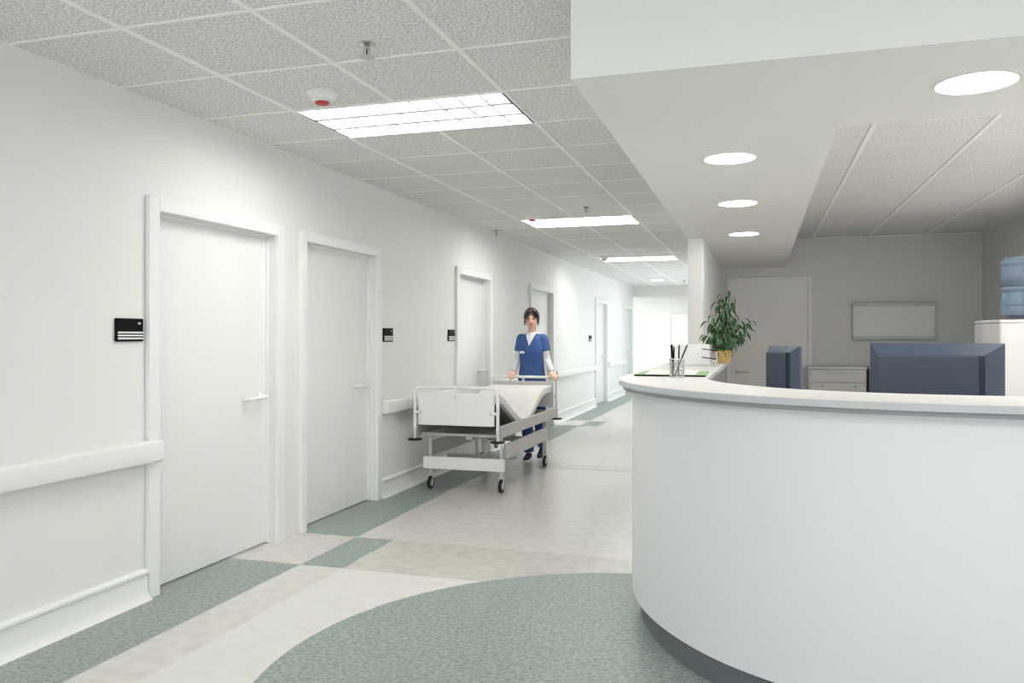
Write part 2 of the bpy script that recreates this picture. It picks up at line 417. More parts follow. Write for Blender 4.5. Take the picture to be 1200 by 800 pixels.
for xl, ys in ((XL[1:4], (RY(-6), 20.0)), (XI[1:4], (3.57, 10.65))):
    for x in xl:
        segs = [ys]
        if x == XL[2]:   # the centre bar stops at each light
            segs = []; y = ys[0]
            for k in LIGHT_ROWS: segs.append((y, RY(k)-0.004)); y = RY(k+1)+0.004
            segs.append((y, ys[1]))
        for (a, b) in segs:
            sub('ceiling_bar', bx(x-0.013, x+0.013, a, b, CEIL-0.002, CEIL+0.012), M['bar'], ceiling)
for k in range(-6, 27):
    if RY(k) < 20: sub('ceiling_bar', bx(-3.0, -0.62, RY(k)-0.0075, RY(k)+0.0075, CEIL-0.0005, CEIL+0.012), M['bar'], ceiling)
for k in range(0, 12):
    sub('ceiling_bar', bx(0.31, 2.5, RY(k)-0.0035, RY(k)+0.0035, CEIL+0.003, CEIL+0.012), M['bar'], ceiling)
sub('edge_angle', bx(-3.0, -2.985, -5, 20, CEIL-0.001, CEIL+0.01), M['bar'], ceiling)
sub('edge_angle', bx(2.48, 2.5, 3.57, 10.65, CEIL-0.002, CEIL+0.01), M['bar'], ceiling)
sub('edge_angle', bx(0.31, 2.5, 10.62, 10.65, CEIL-0.002, CEIL+0.01), M['bar'], ceiling)

# soffit over the counter, L-shaped
SZ = EYE + 0.87
bm = bmesh.new()
box(bm, -0.61, 4.9, 2.66, 3.57, SZ, CEIL+0.02)
box(bm, -0.61, 0.31, 3.57, 10.65, SZ, CEIL+0.02)
struct('soffit', bm, M['plaster'])
struct('column', bx(-0.612, -0.485, 7.33, 7.40, 0, SZ+0.01), M['wall'])

# ------------------------------------------------------------------ ceiling lights
def troffer(x0, x1, y0, y1, label):
    t = thing('ceiling_light', label, 'light', ((x0+x1)/2, (y0+y1)/2, CEIL), group='recessed louvred ceiling lights')
    bm = bmesh.new(); f = 0.012
    box(bm, x0, x1, y0, y0+f, CEIL-0.004, CEIL+0.055); box(bm, x0, x1, y1-f, y1, CEIL-0.004, CEIL+0.055)
    obj('frame', bm, M['bar'], t)
    for xa in (x0, x1-f): obj('end_strip', bx(xa, xa+f, y0+f, y1-f, CEIL-0.004, CEIL+0.055), M['endstrip'], t, label='dark grey end strip painted as a shadow gap')
    obj('diffuser', bx(x0+f, x1-f, y0+f, y1-f, CEIL+0.018, CEIL+0.03), M['lens'], t)
    for k in (1, 2):
        y = y0 + (y1-y0)*k/3
        obj('louvre_blade', bx(x0+f, x1-f, y-0.021, y+0.021, CEIL-0.001, CEIL+0.017), M['louvre'], t)
    for k in range(1, 9):
        x = x0 + (x1-x0)*k/9
        obj('louvre_blade', bx(x-0.008, x+0.008, y0+f, y1-f, CEIL+0.002, CEIL+0.017), M['louvre'], t)
for k, lb in zip(LIGHT_ROWS, ['large bright louvred ceiling light nearest the viewer, its edges clear', 'middle louvred ceiling light of the three in the corridor', 'farthest and thinnest louvred ceiling light of the corridor']):
    troffer(XL[1]+0.004, XL[3]-0.004, RY(k)+0.003, RY(k+1)-0.003, lb)
# lights of the same kind behind the viewer, lighting the near walls
def hidden_troffer(x0, y0, lb):
    t = thing('ceiling_light', lb, 'light', (x0+0.6, y0+0.3, CEIL))
    obj('frame', bx(x0-0.01, x0+1.21, y0-0.01, y0+0.61, CEIL-0.003, CEIL+0.02), M['bar'], t)
    obj('diffuser', bx(x0, x0+1.2, y0, y0+0.6, CEIL-0.006, CEIL-0.003), M['lens'], t)
hidden_troffer(-2.4, -0.46, 'louvred ceiling light behind the viewer over the corridor')
hidden_troffer(1.2, 0.10, 'louvred ceiling light behind the viewer over the lobby')
hidden_troffer(1.29, 3.72, 'added unseen ceiling light over the staff desk, outside the picture')  # added to brighten the staff room, no lamp known there

def downlight(x, y, z, r, label, group='round downlights in the soffit'):
    t = thing('downlight', label, 'light', (x, y, z), group=group)
    bm = bmesh.new()
    n = 40
    lathe(bm, [(r, z+0.004), (r, z-0.004), (r-0.008, z-0.004), (r-0.008, z+0.004)], (x, y, 0), n, cap=False)
    obj('trim_ring', bm, M['whiteplastic'], t, smooth=True)
    bm = bmesh.new(); lathe(bm, [(r-0.008, z-0.0015), (r-0.008, z+0.0005)], (x, y, 0), n)
    obj('diffuser', bm, M['dlens'], t)
downlight(0.71, 3.105, SZ, 0.133, 'largest round downlight, at the right in the near arm of the soffit')
downlight(-0.139, 4.07, SZ, 0.128, 'round downlight, nearest of the row of three in the soffit')
downlight(-0.135, 5.46, SZ, 0.128, 'round downlight, middle of the row of three in the soffit')
downlight(-0.125, 7.11, SZ, 0.128, 'round downlight, farthest of the row of three beside the column')
downlight(-2.11, 17.5, CEIL, 0.14, 'small round downlight at the far end of the corridor ceiling', None)

# smoke detectors
def detector(x, y, label):
    t = thing('smoke_detector', label, 'smoke detector', (x, y, CEIL-0.06), group='smoke detectors on the corridor ceiling')
    bm = bmesh.new(); lathe(bm, [(0.078, CEIL+0.004), (0.080, CEIL-0.006), (0.072, CEIL-0.016), (0.060, CEIL-0.020), (0.056, CEIL-0.036), (0.046, CEIL-0.044), (0.036, CEIL-0.046)], (x, y, 0), 36)
    obj('housing', bm, M['whiteplastic'], t, smooth=True)
    bm = bmesh.new(); lathe(bm, [(0.036, CEIL-0.045), (0.035, CEIL-0.054), (0.026, CEIL-0.058), (0.01, CEIL-0.0595)], (x, y, 0), 28)
    obj('indicator_cap', bm, M['red'], t, smooth=True, label='red cap')
detector(-2.085, 3.56, 'white smoke detector with red cap beside the nearest ceiling light')
detector(-2.18, 7.78, 'white smoke detector with red cap in front of the middle ceiling light')
detector(-2.25, 12.1, 'far white smoke detector with red cap at the farthest ceiling light')
# sprinklers
def sprinkler(x, y, label):
    t = thing('sprinkler', label, 'sprinkler', (x, y, CEIL-0.06), group='chrome sprinkler heads on the ceiling')
    bm = bmesh.new(); lathe(bm, [(0.034, CEIL+0.004), (0.034, CEIL-0.002), (0.02, CEIL-0.008), (0.012, CEIL-0.012), (0.012, CEIL-0.022)], (x, y, 0), 24)
    obj('escutcheon', bm, M['chrome'], t, smooth=True)
    bm = bmesh.new()
    for s in (-1, 1): tube(bm, [(x+s*0.009, y, CEIL-0.02), (x+s*0.015, y, CEIL-0.032), (x+s*0.006, y, CEIL-0.05)], 0.0028, 6)
    obj('yoke', bm, M['chrome'], t, smooth=True)
    bm = bmesh.new(); lathe(bm, [(0.003, CEIL-0.02), (0.0035, CEIL-0.035), (0.003, CEIL-0.05)], (x, y, 0), 8)
    obj('bulb', bm, M['black'], t, label='dark glass bulb')
    bm = bmesh.new(); lathe(bm, [(0.009, CEIL-0.05), (0.033, CEIL-0.053), (0.033, CEIL-0.055), (0.008, CEIL-0.056)], (x, y, 0), 24)
    obj('deflector', bm, M['chrome'], t, smooth=True)
sprinkler(-1.56, 3.02, 'chrome sprinkler head in the ceiling tile nearest the viewer')
sprinkler(-1.56, 7.45, 'chrome sprinkler head before the middle ceiling light')
sprinkler(-2.88, 8.75, 'chrome sprinkler head close to the left wall above the door')
sprinkler(-1.55, 17.7, 'farthest sprinkler head near the corridor end')

# ------------------------------------------------------------------ door plates
def plate(y, z, label, w=0.182, h=0.115):
    x = WX
    t = thing('door_plate', label, 'sign', (x, y, z-h/2), group='black door plates with white lines')
    obj('plate', bx(x, x+0.014, y-w/2, y+w/2, z-h/2, z+h/2), M['black'], t, bevel=0.005)
    for k in range(3):
        zz = z - 0.013 - 0.0145*k
        obj('line', bx(x+0.0135, x+0.0155, y-w/2+0.010, y+w/2-0.006, zz-0.0042, zz+0.0042), M['whiteplastic'], t)
    bm = bmesh.new(); ellipsoid(bm, (x+0.0142, y+w/2-0.03, z+0.033), 0.0012, 0.011, 0.006, 14, 8)
    obj('emblem', bm, M['greyrail'], t, smooth=True)
plate(3.262, 1.372, 'largest black plate with three white lines, left of the nearest door')
plate(6.175, 1.352, 'black plate with white lines to the right of the second door')
plate(7.635, 1.350, 'black plate with white lines just left of the third door')
plate(14.66, 1.300, 'tiny black plate beside the fifth door, farthest along the corridor', w=0.22)

# ------------------------------------------------------------------ reception counter
def r_body(phi):    # phi: 0 = towards -X, 90 = towards -Y
    d = math.degrees(phi)
    if d <= 45: return 1.446
    t = min(1, (d-45)/45); t = t*t*(3-2*t)
    return 1.446*(1-t) + 1.375*t
def outline(off, ytop, xend=2.494):
    pts = [(CX0 - r_body(0) - off, ytop)]
    n = 44
    for k in range(n+1):
        p = math.radians(90)*k/n; r = r_body(p)+off
        pts.append((CX0 - r*math.cos(p), CY0 - r*math.sin(p)))
    pts.append((xend, CY0 - 1.375 - off))
    return pts
def band(bm, off_out, off_in, z0, z1, ytop):
    o = outline(off_out, ytop); i = outline(off_in, ytop)
    rings(bm, [[(a[0],a[1],z0),(a[0],a[1],z1),(b[0],b[1],z1),(b[0],b[1],z0)] for a, b in zip(o, i)])
HB = 0.123; HT = 1.133
YT = 7.3
ctr = thing('reception_counter', 'large curved white reception counter with dark grey kick plate', 'counter', (CX0, 3.6, 0))
bm = bmesh.new(); band(bm, 0.0, -0.06, HB, HT-0.044, YT); obj('front_panel', bm, M['counter'], ctr, smooth=True, angle=30)
bm = bmesh.new(); band(bm, -0.042, -0.08, 0.003, HB+0.001, YT); obj('kick_plate', bm, M['kick'], ctr, smooth=True, angle=30)
top = thing('countertop', 'long curved pale countertop with a grey double edge on the reception counter', 'countertop', (CX0, 3.6, HT-0.044))
bm = bmesh.new(); band(bm, 0.062, -0.365, HT-0.003, HT, YT); obj('top_surface', bm, M['slab'], top, smooth=True, angle=30)
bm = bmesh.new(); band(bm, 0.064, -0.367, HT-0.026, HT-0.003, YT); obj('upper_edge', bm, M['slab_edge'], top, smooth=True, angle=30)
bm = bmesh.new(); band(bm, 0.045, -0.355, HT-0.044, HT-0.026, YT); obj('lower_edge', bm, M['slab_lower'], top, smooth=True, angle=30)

# work desk behind the counter
dk = thing('work_desk', 'pale desk hidden behind the reception counter, carrying both monitors', 'desk', (1.1, 4.3, 0))
bm = bmesh.new(); prism(bm, [(0.10,3.95),(0.55,3.62),(2.46,3.62),(2.46,4.75),(0.72,4.75),(0.72,6.3),(-0.12,6.3),(-0.12,4.4)], 0.715, 0.745)
obj('desktop', bm, M['desk'], dk, bevel=0.004)
for (x, y) in ((0.60,3.72),(2.38,3.72),(2.38,4.67),(-0.04,6.2),(0.64,6.2),(0.02,4.45)):
    obj('leg', bx(x-0.03,x+0.03,y-0.03,y+0.03,0.001,0.715), M['steel'], dk)

# monitors -----------------------------------------------------------
def monitor(loc, rotz, W, zb, zt, bl, br, bt, label, depth, zbase=0.745):
    """back towards -Y in local space; bl/br/bt = bevel widths of the raised back"""
    t = thing('monitor', label, 'monitor', loc, rotz)
    z0 = loc[2]
    def ob(name, bm, m, **kw):
        bmesh.ops.recalc_face_normals(bm, faces=bm.faces[:])
        me = bpy.data.meshes.new(name); bm.to_mesh(me); bm.free(); me.materials.append(m)
        o = bpy.data.objects.new(name, me); COL.objects.link(o); o.parent = t
        if kw.get('bevel'):
            b = o.modifiers.new('bevel', 'BEVEL'); b.width = kw['bevel']; b.segments = 2; b.limit_method = 'ANGLE'
        return o
    h0, h1 = zb-z0, zt-z0
    bm = bmesh.new()
    rings(bm, [[(-W/2,0,h0),(W/2,0,h0),(W/2,0,h1),(-W/2,0,h1)],
               [(-W/2,-0.02,h0),(W/2,-0.02,h0),(W/2,-0.02,h1),(-W/2,-0.02,h1)],
               [(-W/2+bl,-depth,h0+bt),(W/2-br,-depth,h0+bt),(W/2-br,-depth,h1-bt),(-W/2+bl,-depth,h1-bt)]])
    ob('housing', bm, M['monitor'], bevel=0.003)
    bm = bmesh.new(); g = 0.012
    rings(bm, [[(-W/2+bl+0.0,-depth+0.002,h0+bt),(W/2-br-0.02,-depth+0.002,h0+bt),(W/2-br-0.02,-depth+0.002,h1-bt-0.004),(-W/2+bl,-depth+0.002,h1-bt-0.004)],
               [(-W/2+bl+0.0,-depth-g,h0+bt),(W/2-br-0.02,-depth-g,h0+bt),(W/2-br-0.02,-depth-g,h1-bt-0.004),(-W/2+bl,-depth-g,h1-bt-0.004)]])
    ob('back_panel', bm, M['monitor'], bevel=0.004)
    bm = bmesh.new(); box(bm, W/2-br-0.021, W/2-br+0.006, -depth-0.003, -depth+0.004, h0+bt, h1-bt-0.004); v = ob('shade_strip', bm, M['panel_shade']); v['label'] = 'dark vertical strip painted as the shaded panel side'  # dark strip stands for shade beside the raised panel
    bm = bmesh.new(); box(bm, -W/2+0.02, W/2-0.02, 0.0, 0.003, h0+0.02, h1-0.02); ob('screen', bm, M['screen'])
    bm = bmesh.new(); box(bm, -0.05, 0.05, -0.06, -0.02, 0.01, h0+0.12); ob('stand_neck', bm, M['monitor'], bevel=0.004)
    bm = bmesh.new(); box(bm, -0.13, 0.13, -0.13, 0.08, 0.001, 0.015); ob('stand_base', bm, M['monitor'], bevel=0.004)
    return t
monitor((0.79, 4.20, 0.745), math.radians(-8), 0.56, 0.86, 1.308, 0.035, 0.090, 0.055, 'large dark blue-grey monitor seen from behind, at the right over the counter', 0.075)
monitor((0.155, 5.05, 0.745), math.radians(-42), 0.225, 0.86, 1.283, 0.03, 0.03, 0.035, 'narrow dark blue-grey monitor turned sideways, beside the plant', 0.075)

# ------------------------------------------------------------------ things on the counter
Z = HT
fo = thing('folder', 'flat green card folder with white papers lying on the counter end', 'folder', (-0.43, 4.5, Z+0.001))
bm = bmesh.new(); prism(bm, [(-0.625,4.20),(-0.262,4.21),(-0.275,4.72),(-0.62,4.72)], Z+0.0008, Z+0.009); obj('cover', bm, M['greenfolder'], fo, bevel=0.002)
bm = bmesh.new(); prism(bm, [(-0.57,4.212),(-0.315,4.215),(-0.33,4.69),(-0.60,4.69)], Z+0.009, Z+0.0125); obj('paper_sheet', bm, M['paper'], fo)
bm = bmesh.new(); prism(bm, [(-0.625,4.196),(-0.262,4.206),(-0.262,4.212),(-0.625,4.202)], Z+0.0008, Z+0.0085); obj('spine', bm, M['black'], fo, label='dark lower edge')

# pen cup (wire mesh)
pcx, pcy = -0.395, 4.10
cup = thing('pen_cup', 'small round steel mesh pen cup standing in front of the green folder', 'pen cup', (pcx, pcy, Z))
bm = bmesh.new(); R0 = 0.036; HC_ = 0.090
for k in range(20):
    a = 2*math.pi*k/20
    tube(bm, [(pcx+R0*math.cos(a+0.35*s*t), pcy+R0*math.sin(a+0.35*s*t), Z+0.006+HC_*t) for s in (1,) for t in (0,0.5,1)], 0.0011, 4)
    tube(bm, [(pcx+R0*math.cos(a-0.35*t), pcy+R0*math.sin(a-0.35*t), Z+0.006+HC_*t) for t in (0,0.5,1)], 0.0011, 4)
obj('wire_mesh', bm, M['chrome'], cup, smooth=True)
for zz in (0.004, HC_+0.004):
    bm = bmesh.new(); lathe(bm, [(R0+0.002, Z+zz-0.0025), (R0+0.002, Z+zz+0.0035), (R0-0.002, Z+zz+0.0035), (R0-0.002, Z+zz-0.0025)], (pcx, pcy, 0), 28, cap=False)
    obj('rim', bm, M['chrome'], cup, smooth=True)
bm = bmesh.new(); lathe(bm, [(R0, Z+0.001), (R0, Z+0.004)], (pcx, pcy, 0), 28); obj('bottom', bm, M['chrome'], cup)
pens = [((-0.018,-0.010),(-0.026,-0.008),'thick black marker, leftmost in the pen cup',0.0062,0.160), ((0.004,0.012),(0.010,0.004),'slim black pen standing upright in the middle of the cup',0.0038,0.158),
        ((-0.014,0.004),(0.050,0.004),'dark blue pen leaning far to the right in the cup',0.0040,0.158), ((-0.02,0.016),(-0.016,0.014),'slim black pen close behind the thick marker',0.0036,0.148)]
for i, (b0, t0, lb, r, L) in enumerate(pens):
    t = thing('pen', lb, 'pen', (pcx+b0[0], pcy+b0[1], Z+0.006), group='pens in the mesh cup')
    p0 = Vector((pcx+b0[0], pcy+b0[1], Z+0.006)); p1 = Vector((pcx+t0[0], pcy+t0[1], Z+0.006+L)); d = p1-p0
    m_ = M['ink'] if i == 2 else M['black']
    bm = bmesh.new(); tube(bm, [p0, p0+d*0.08, p0+d*0.62], [0.001, r*0.85, r*0.85], 10); obj('barrel', bm, m_, t, smooth=True)
    bm = bmesh.new(); tube(bm, [p0+d*0.62, p0+d*0.97, p1], [r, r, r*0.6], 10); obj('cap', bm, m_, t, smooth=True)

# white document rack
rk = thing('document_rack', 'white upright document rack with two thin dark dividers, beside the potted plant', 'document rack', (-0.42, 5.95, Z))
obj('back_plate', bx(-0.60, -0.34, 5.92, 5.95, Z+0.001, Z+0.150), M['greyboard'], rk, bevel=0.003)
obj('base_strip', bx(-0.60, -0.29, 5.80, 5.95, Z+0.001, Z+0.008), M['greyrail'], rk)
for zz in (0.045, 0.105):
    bm = bmesh.new(); tube(bm, [(-0.39, 5.86, Z+zz+0.014), (-0.33, 5.86, Z+zz+0.006), (-0.285, 5.86, Z+zz)], 0.0035, 8); obj('divider', bm, M['black'], rk, smooth=True)
bm = bmesh.new(); tube(bm, [(-0.288, 5.86, Z+0.006), (-0.288, 5.86, Z+0.10)], 0.004, 8); obj('upright', bm, M['steel'], rk, smooth=True)

# potted plant
PX, PY = -0.262, 6.35
pl = thing('potted_plant', 'leafy variegated green plant in a small gold pot on the counter', 'plant', (PX, PY, Z))
bm = bmesh.new()
hexr = lambda r, z: [(PX+r*math.cos(a), PY+r*math.sin(a), z) for a in [2*math.pi*k/32 for k in range(32)]]
rings(bm, [hexr(0.046, Z+0.003), hexr(0.062, Z+0.085), hexr(0.066, Z+0.088), hexr(0.068, Z+0.102), hexr(0.062, Z+0.102), hexr(0.058, Z+0.085)], cap=False)
bm.faces.new([v for v in list(bm.verts)[:32]][::-1])
obj('pot', bm, M['gold'], pl, smooth=True)
bm = bmesh.new(); lathe(bm, [(0.052, Z+0.001), (0.052, Z+0.006), (0.046, Z+0.006)], (PX, PY, 0), 32); obj('saucer', bm, M['beddark'], pl)
bm = bmesh.new(); lathe(bm, [(0.058, Z+0.075), (0.058, Z+0.084)], (PX, PY, 0), 24); obj('soil', bm, M['soil'], pl)
rnd = random.Random(3)
def leaf_mesh(L, Wd, droop, fold):
    bm = bmesh.new(); n = 8; rows = []
    for i in range(n+1):
        t = i/n; w = Wd*math.sin(math.pi*min(1, t**0.85))*(1-0.25*t)
        if i in (0, n): w = 0.0006
        x = L*t*(1-0.12*droop*t); z = -droop*L*0.45*t*t
        rows.append([(x, -w, z+fold*w), (x, -w*0.5, z+fold*w*0.35), (x, 0, z), (x, w*0.5, z+fold*w*0.35), (x, w, z+fold*w)])
    V = [[bm.verts.new(p) for p in r] for r in rows]
    for a, b in zip(V, V[1:]):
        for j in range(4): bm.faces.new((a[j], b[j], b[j+1], a[j+1]))
    me = bpy.data.meshes.new('leaf'); bm.to_mesh(me); bm.free(); me.materials.append(M['leaf'])
    for p in me.polygons: p.use_smooth = True
    return me
leafs = [leaf_mesh(0.088, 0.017, 0.9, 0.5), leaf_mesh(0.075, 0.018, 1.4, 0.4), leaf_mesh(0.098, 0.016, 0.6, 0.6), leaf_mesh(0.062, 0.015, 1.0, 0.5)]
def add_leaf(p, yaw, pitch, roll):
    o = bpy.data.objects.new('leaf', rnd.choice(leafs)); COL.objects.link(o); o.parent = pl
    o.location = Vector(p) - pl.location
    o.rotation_euler = (Matrix.Rotation(yaw, 4, 'Z') @ Matrix.Rotation(pitch, 4, 'Y') @ Matrix.Rotation(roll, 4, 'X')).to_euler()
# branches: (end offset dx, dz above counter) in the view plane plus depth dy
branches = [(-0.03,0.0,0.47),(0.02,0.02,0.49),(0.06,-0.03,0.44),(-0.06,0.03,0.42),(0.0,-0.05,0.38),(0.08,0.03,0.33),(-0.10,-0.02,0.33),(-0.13,0.01,0.29),
            (0.14,0.0,0.31),(0.19,0.02,0.29),(0.17,-0.04,0.24),(-0.15,-0.03,0.20),(-0.10,-0.05,0.19),(0.09,-0.06,0.20),(0.15,0.03,0.20),(-0.05,0.06,0.25),(0.05,-0.07,0.27),(0.0,0.08,0.34),(-0.03,-0.07,0.17),(0.06,-0.06,0.16)]
for (dx, dy, dz) in branches:
    dz = 0.09 + (dz-0.09)*1.17; dx += 0.012
    h0 = 0.09; e = Vector((PX+dx, PY+dy, Z+dz)); s = Vector((PX+dx*0.08, PY+dy*0.08, Z+0.08))
    mid = Vector((PX+dx*0.35, PY+dy*0.35, Z+h0+(dz-h0)*0.72))
    path = [s*(1-t)**2 + mid*2*t*(1-t) + e*t*t for t in [k/7 for k in range(8)]]
    bm = bmesh.new(); tube(bm, path, [0.0032-0.0003*k for k in range(8)], 6); obj('stem', bm, M['stem'], pl, smooth=True)
    base_yaw = math.atan2(dy, dx)
    for k in range(2, 8):
        for s_ in ((-1, 1) if k < 7 else (0,)):
            if k == 2 and dz > 0.3 and s_ > 0: continue
            if dx > 0.05 and 0.18 < dz < 0.30 and k < 4 and s_ > 0: continue
            yaw = base_yaw + s_*(0.9+rnd.uniform(-0.3, 0.5)) + rnd.uniform(-0.5, 0.5)
            add_leaf(path[k], yaw, rnd.uniform(0.15, 0.95), rnd.uniform(-0.5, 0.5))

# ------------------------------------------------------------------ staff room
YB = 10.65
d = struct('door_8', bx(-0.36, 0.575, YB-0.012, YB-0.001, 0.01, 2.045), M['door_warm'])
bm = bmesh.new(); box(bm, -0.40, -0.36, YB-0.03, YB, 0, 2.085); box(bm, 0.575, 0.625, YB-0.03, YB, 0, 2.085); box(bm, -0.36, 0.575, YB-0.03, YB, 2.045, 2.085)
sub('door_frame', bm, M['door_warm'], d, bevel=0.004)
bm = bmesh.new(); tube(bm, [(-0.28,YB-0.012,0.895),(-0.28,YB-0.05,0.895),(-0.27,YB-0.055,0.893),(-0.12,YB-0.055,0.887)], 0.010, 10)
lathe(bm, [(0.026, YB-0.012), (0.026, YB-0.02)], (-0.28, 0, 0.895), 18, 'Y')
sub('door_handle', bm, M['steel'], d, smooth=True)
t = thing('door_plate', 'small black plate with white lines behind the plant, by the back door', 'sign', (-0.45, YB, 1.28))
obj('plate', bx(-0.535, -0.415, YB-0.014, YB, 1.285, 1.385), M['black'], t, bevel=0.004)
for k in range(3): obj('line', bx(-0.525, -0.425, YB-0.0155, YB-0.0135, 1.325-0.013*k-0.004, 1.325-0.013*k+0.004), M['whiteplastic'], t)
# low drawer cabinets
def cabinet(x0, x1, label):
    t = thing('drawer_cabinet', label, 'cabinet', ((x0+x1)/2, 10.42, 0), group='low cabinets against the back wall')
    obj('body', bx(x0, x1, 10.22, 10.63, 0.001, 0.955), M['cabinet'], t)
    obj('cabinet_top', bx(x0-0.008, x1+0.008, 10.19, 10.63, 0.955, 0.982), M['cabinet'], t, bevel=0.003)
    for z0, z1 in ((0.80, 0.945), (0.64, 0.79), (0.32, 0.63), (0.03, 0.31)):
        dr = obj('drawer', bx(x0+0.02, x1-0.02, 10.20, 10.22, z0, z1), M['cabinet'], t, bevel=0.003)
        xm = (x0+x1)/2
        if z0 == 0.80: sub('handle', bx(xm-0.12, xm+0.12, 10.182, 10.20, z0+0.098, z0+0.114), M['greyrail'], dr)
        else:
            for xx in (x0+0.25*(x1-x0)*1.0, x1-0.12):
                bm = bmesh.new(); lathe(bm, [(0.018, 10.20), (0.018, 10.185), (0.012, 10.18)], (xx, 0, z1-0.04), 14, 'Y'); sub('knob', bm, M['greyrail'], dr)
cabinet(0.56, 1.195, 'low grey cabinet with a slot handle, beside the back door')
cabinet(1.235, 1.90, 'low grey cabinet mostly hidden by the large monitor')
# wall board
t = thing('wall_board', 'pale grey rectangular board with top and bottom rails on the back wall', 'board', (1.55, YB, 1.31))
obj('panel', bx(1.09, 1.985, YB-0.075, YB, 1.34, 1.705), M['greyboard'], t)
obj('rail', bx(1.08, 1.995, YB-0.105, YB, 1.705, 1.745), M['greyrail'], t, bevel=0.006)
obj('rail', bx(1.08, 1.995, YB-0.105, YB, 1.305, 1.34), M['greyrail'], t, bevel=0.006)
# water cooler cabinet and bottle
cx, cy, cz = 1.55, 5.62, 1.440
t = thing('water_cooler', 'tall white water cooler cabinet at the right edge behind the counter', 'water cooler', (cx, cy, 0))
bm = bmesh.new(); prism(bm, [(cx-0.175,cy-0.16),(cx+0.24,cy-0.16),(cx+0.24,cy+0.22),(cx-0.225,cy+0.22),(cx-0.225,cy+0.02)], 0.001, cz-0.02)
obj('body', bm, M['cooler'], t, bevel=0.012)
bm = bmesh.new(); prism(bm, [(cx-0.176,cy-0.161),(cx+0.241,cy-0.161),(cx+0.241,cy+0.221),(cx-0.226,cy+0.221),(cx-0.226,cy+0.019)], cz-0.022, cz)
obj('cooler_top', bm, M['cooler'], t, bevel=0.010)
obj('tap_recess', bx(cx-0.09, cx+0.15, cy-0.165, cy-0.155, 0.70, 0.93), M['greyrail'], t, bevel=0.004)
for s in (-0.03, 0.09):
    bm = bmesh.new(); tube(bm, [(cx+s, cy-0.16, 0.87), (cx+s, cy-0.20, 0.87), (cx+s, cy-0.21, 0.84)], 0.012, 8); obj('tap', bm, M['whiteplastic'], t, smooth=True)
bt = thing('water_bottle', 'large translucent blue water bottle standing on the white cooler', 'bottle', (cx, cy, cz))
bm = bmesh.new()
prof = [(0.09,0.012),(0.118,0.028),(0.128,0.05),(0.131,0.075),(0.127,0.083),(0.131,0.092),(0.131,0.150),(0.124,0.162),(0.124,0.168),(0.131,0.180),(0.131,0.192),(0.126,0.200),(0.131,0.210),(0.131,0.320),(0.127,0.328),(0.131,0.337),(0.129,0.355),(0.112,0.378),(0.07,0.388),(0.01,0.390)]
lathe(bm, [(r, cz+h) for r, h in prof], (cx, cy, 0), 48); obj('shell', bm, M['bottle'], bt, smooth=True)
bm = bmesh.new(); lathe(bm, [(0.085, cz+0.001), (0.085, cz+0.010)], (cx, cy, 0), 32); obj('neck_ring', bm, M['beddark'], bt)

# ------------------------------------------------------------------ hospital bed
X0, X1, Y0, Y1 = -2.80, -2.06, 6.30, 8.30
bed = thing('hospital_bed', 'wheeled hospital bed with white end boards and bent grey-white mattress beside the wall', 'bed', ((X0+X1)/2, 7.3, 0))
def arch(y, zt, zb, r, rad=0.06):
    P = [(X0, y, zb), (X0, y, zt-rad)]
    for k in range(1, 7):
        a = math.pi/2*k/6; P.append((X0+rad-rad*math.cos(a), y, zt-rad+rad*math.sin(a)))
    for k in range(0, 7):
        a = math.pi/2*k/6; P.append((X1-rad+rad*math.sin(a), y, zt-rad+rad*math.cos(a)))
    P += [(X1, y, zb)]
    bm = bmesh.new(); tube(bm, P, r, 12); return bm
obj('foot_frame', arch(Y0, 0.910, 0.565, 0.0145), M['bedwhite'], bed, smooth=True)
obj('head_frame', arch(Y1, 0.905, 0.565, 0.0145), M['bedwhite'], bed, smooth=True)
obj('foot_board', bx(X0+0.032, X1-0.030, Y0-0.010, Y0+0.010, 0.592, 0.868), M['bedwhite'], bed, bevel=0.006)
obj('head_board', bx(X0+0.032, X1-0.030, Y1-0.010, Y1+0.010, 0.592, 0.862), M['greyboard'], bed, bevel=0.006)
for yy, s in ((Y0, -1), (Y1, 1)):
    zt = 0.91 if s < 0 else 0.905
    for (xa, xb, za, zb_) in ((X0, X0+0.055, 0.690, 0.712), ((X0+X1)/2-0.015, (X0+X1)/2+0.012, 0.84, zt), (X1-0.055, X1, 0.690, 0.712)):
        obj('clip', bx(xa, xb, yy+s*0.018-0.006, yy+s*0.018+0.006, za, zb_), M['bedwhite'], bed, bevel=0.003)
    for (xa, za) in ((X0+0.055, 0.70), ((X0+X1)/2, 0.838), (X1-0.055, 0.70)):
        bm = bmesh.new(); lathe(bm, [(0.010, yy+s*0.010), (0.010, yy+s*0.022), (0.006, yy+s*0.026)], (xa, 0, za), 12, 'Y'); obj('bolt', bm, M['steel'], bed, smooth=True)
for x in (X0, X1):
    for y in (Y0, Y1):
        bm = bmesh.new(); lathe(bm, [(0.0165, 0.475), (0.0165, 0.566)], (x, y, 0), 14); obj('post_sleeve', bm, M['steel'], bed, smooth=True)
        bm = bmesh.new(); lathe(bm, [(0.02, 0.459), (0.058, 0.461), (0.062, 0.467), (0.058, 0.474), (0.02, 0.477)], (x, y, 0), 28); obj('bumper', bm, M['rubber'], bed, smooth=True)
for x in (X0, X1):
    s = 1 if x == X1 else -1
    obj('side_rail', bx(x-0.014, x+0.014, Y0+0.035, Y1-0.03, 0.490, 0.590), M['bedgrey'], bed, bevel=0.003)
obj('deck', bx(X0+0.02, X1-0.02, Y0+0.14, Y1-0.05, 0.497, 0.510), M['beddark'], bed)
obj('cross_rail', bx(X0+0.015, X1-0.015, Y0+0.10, Y0+0.13, 0.492, 0.514), M['bedgrey'], bed)
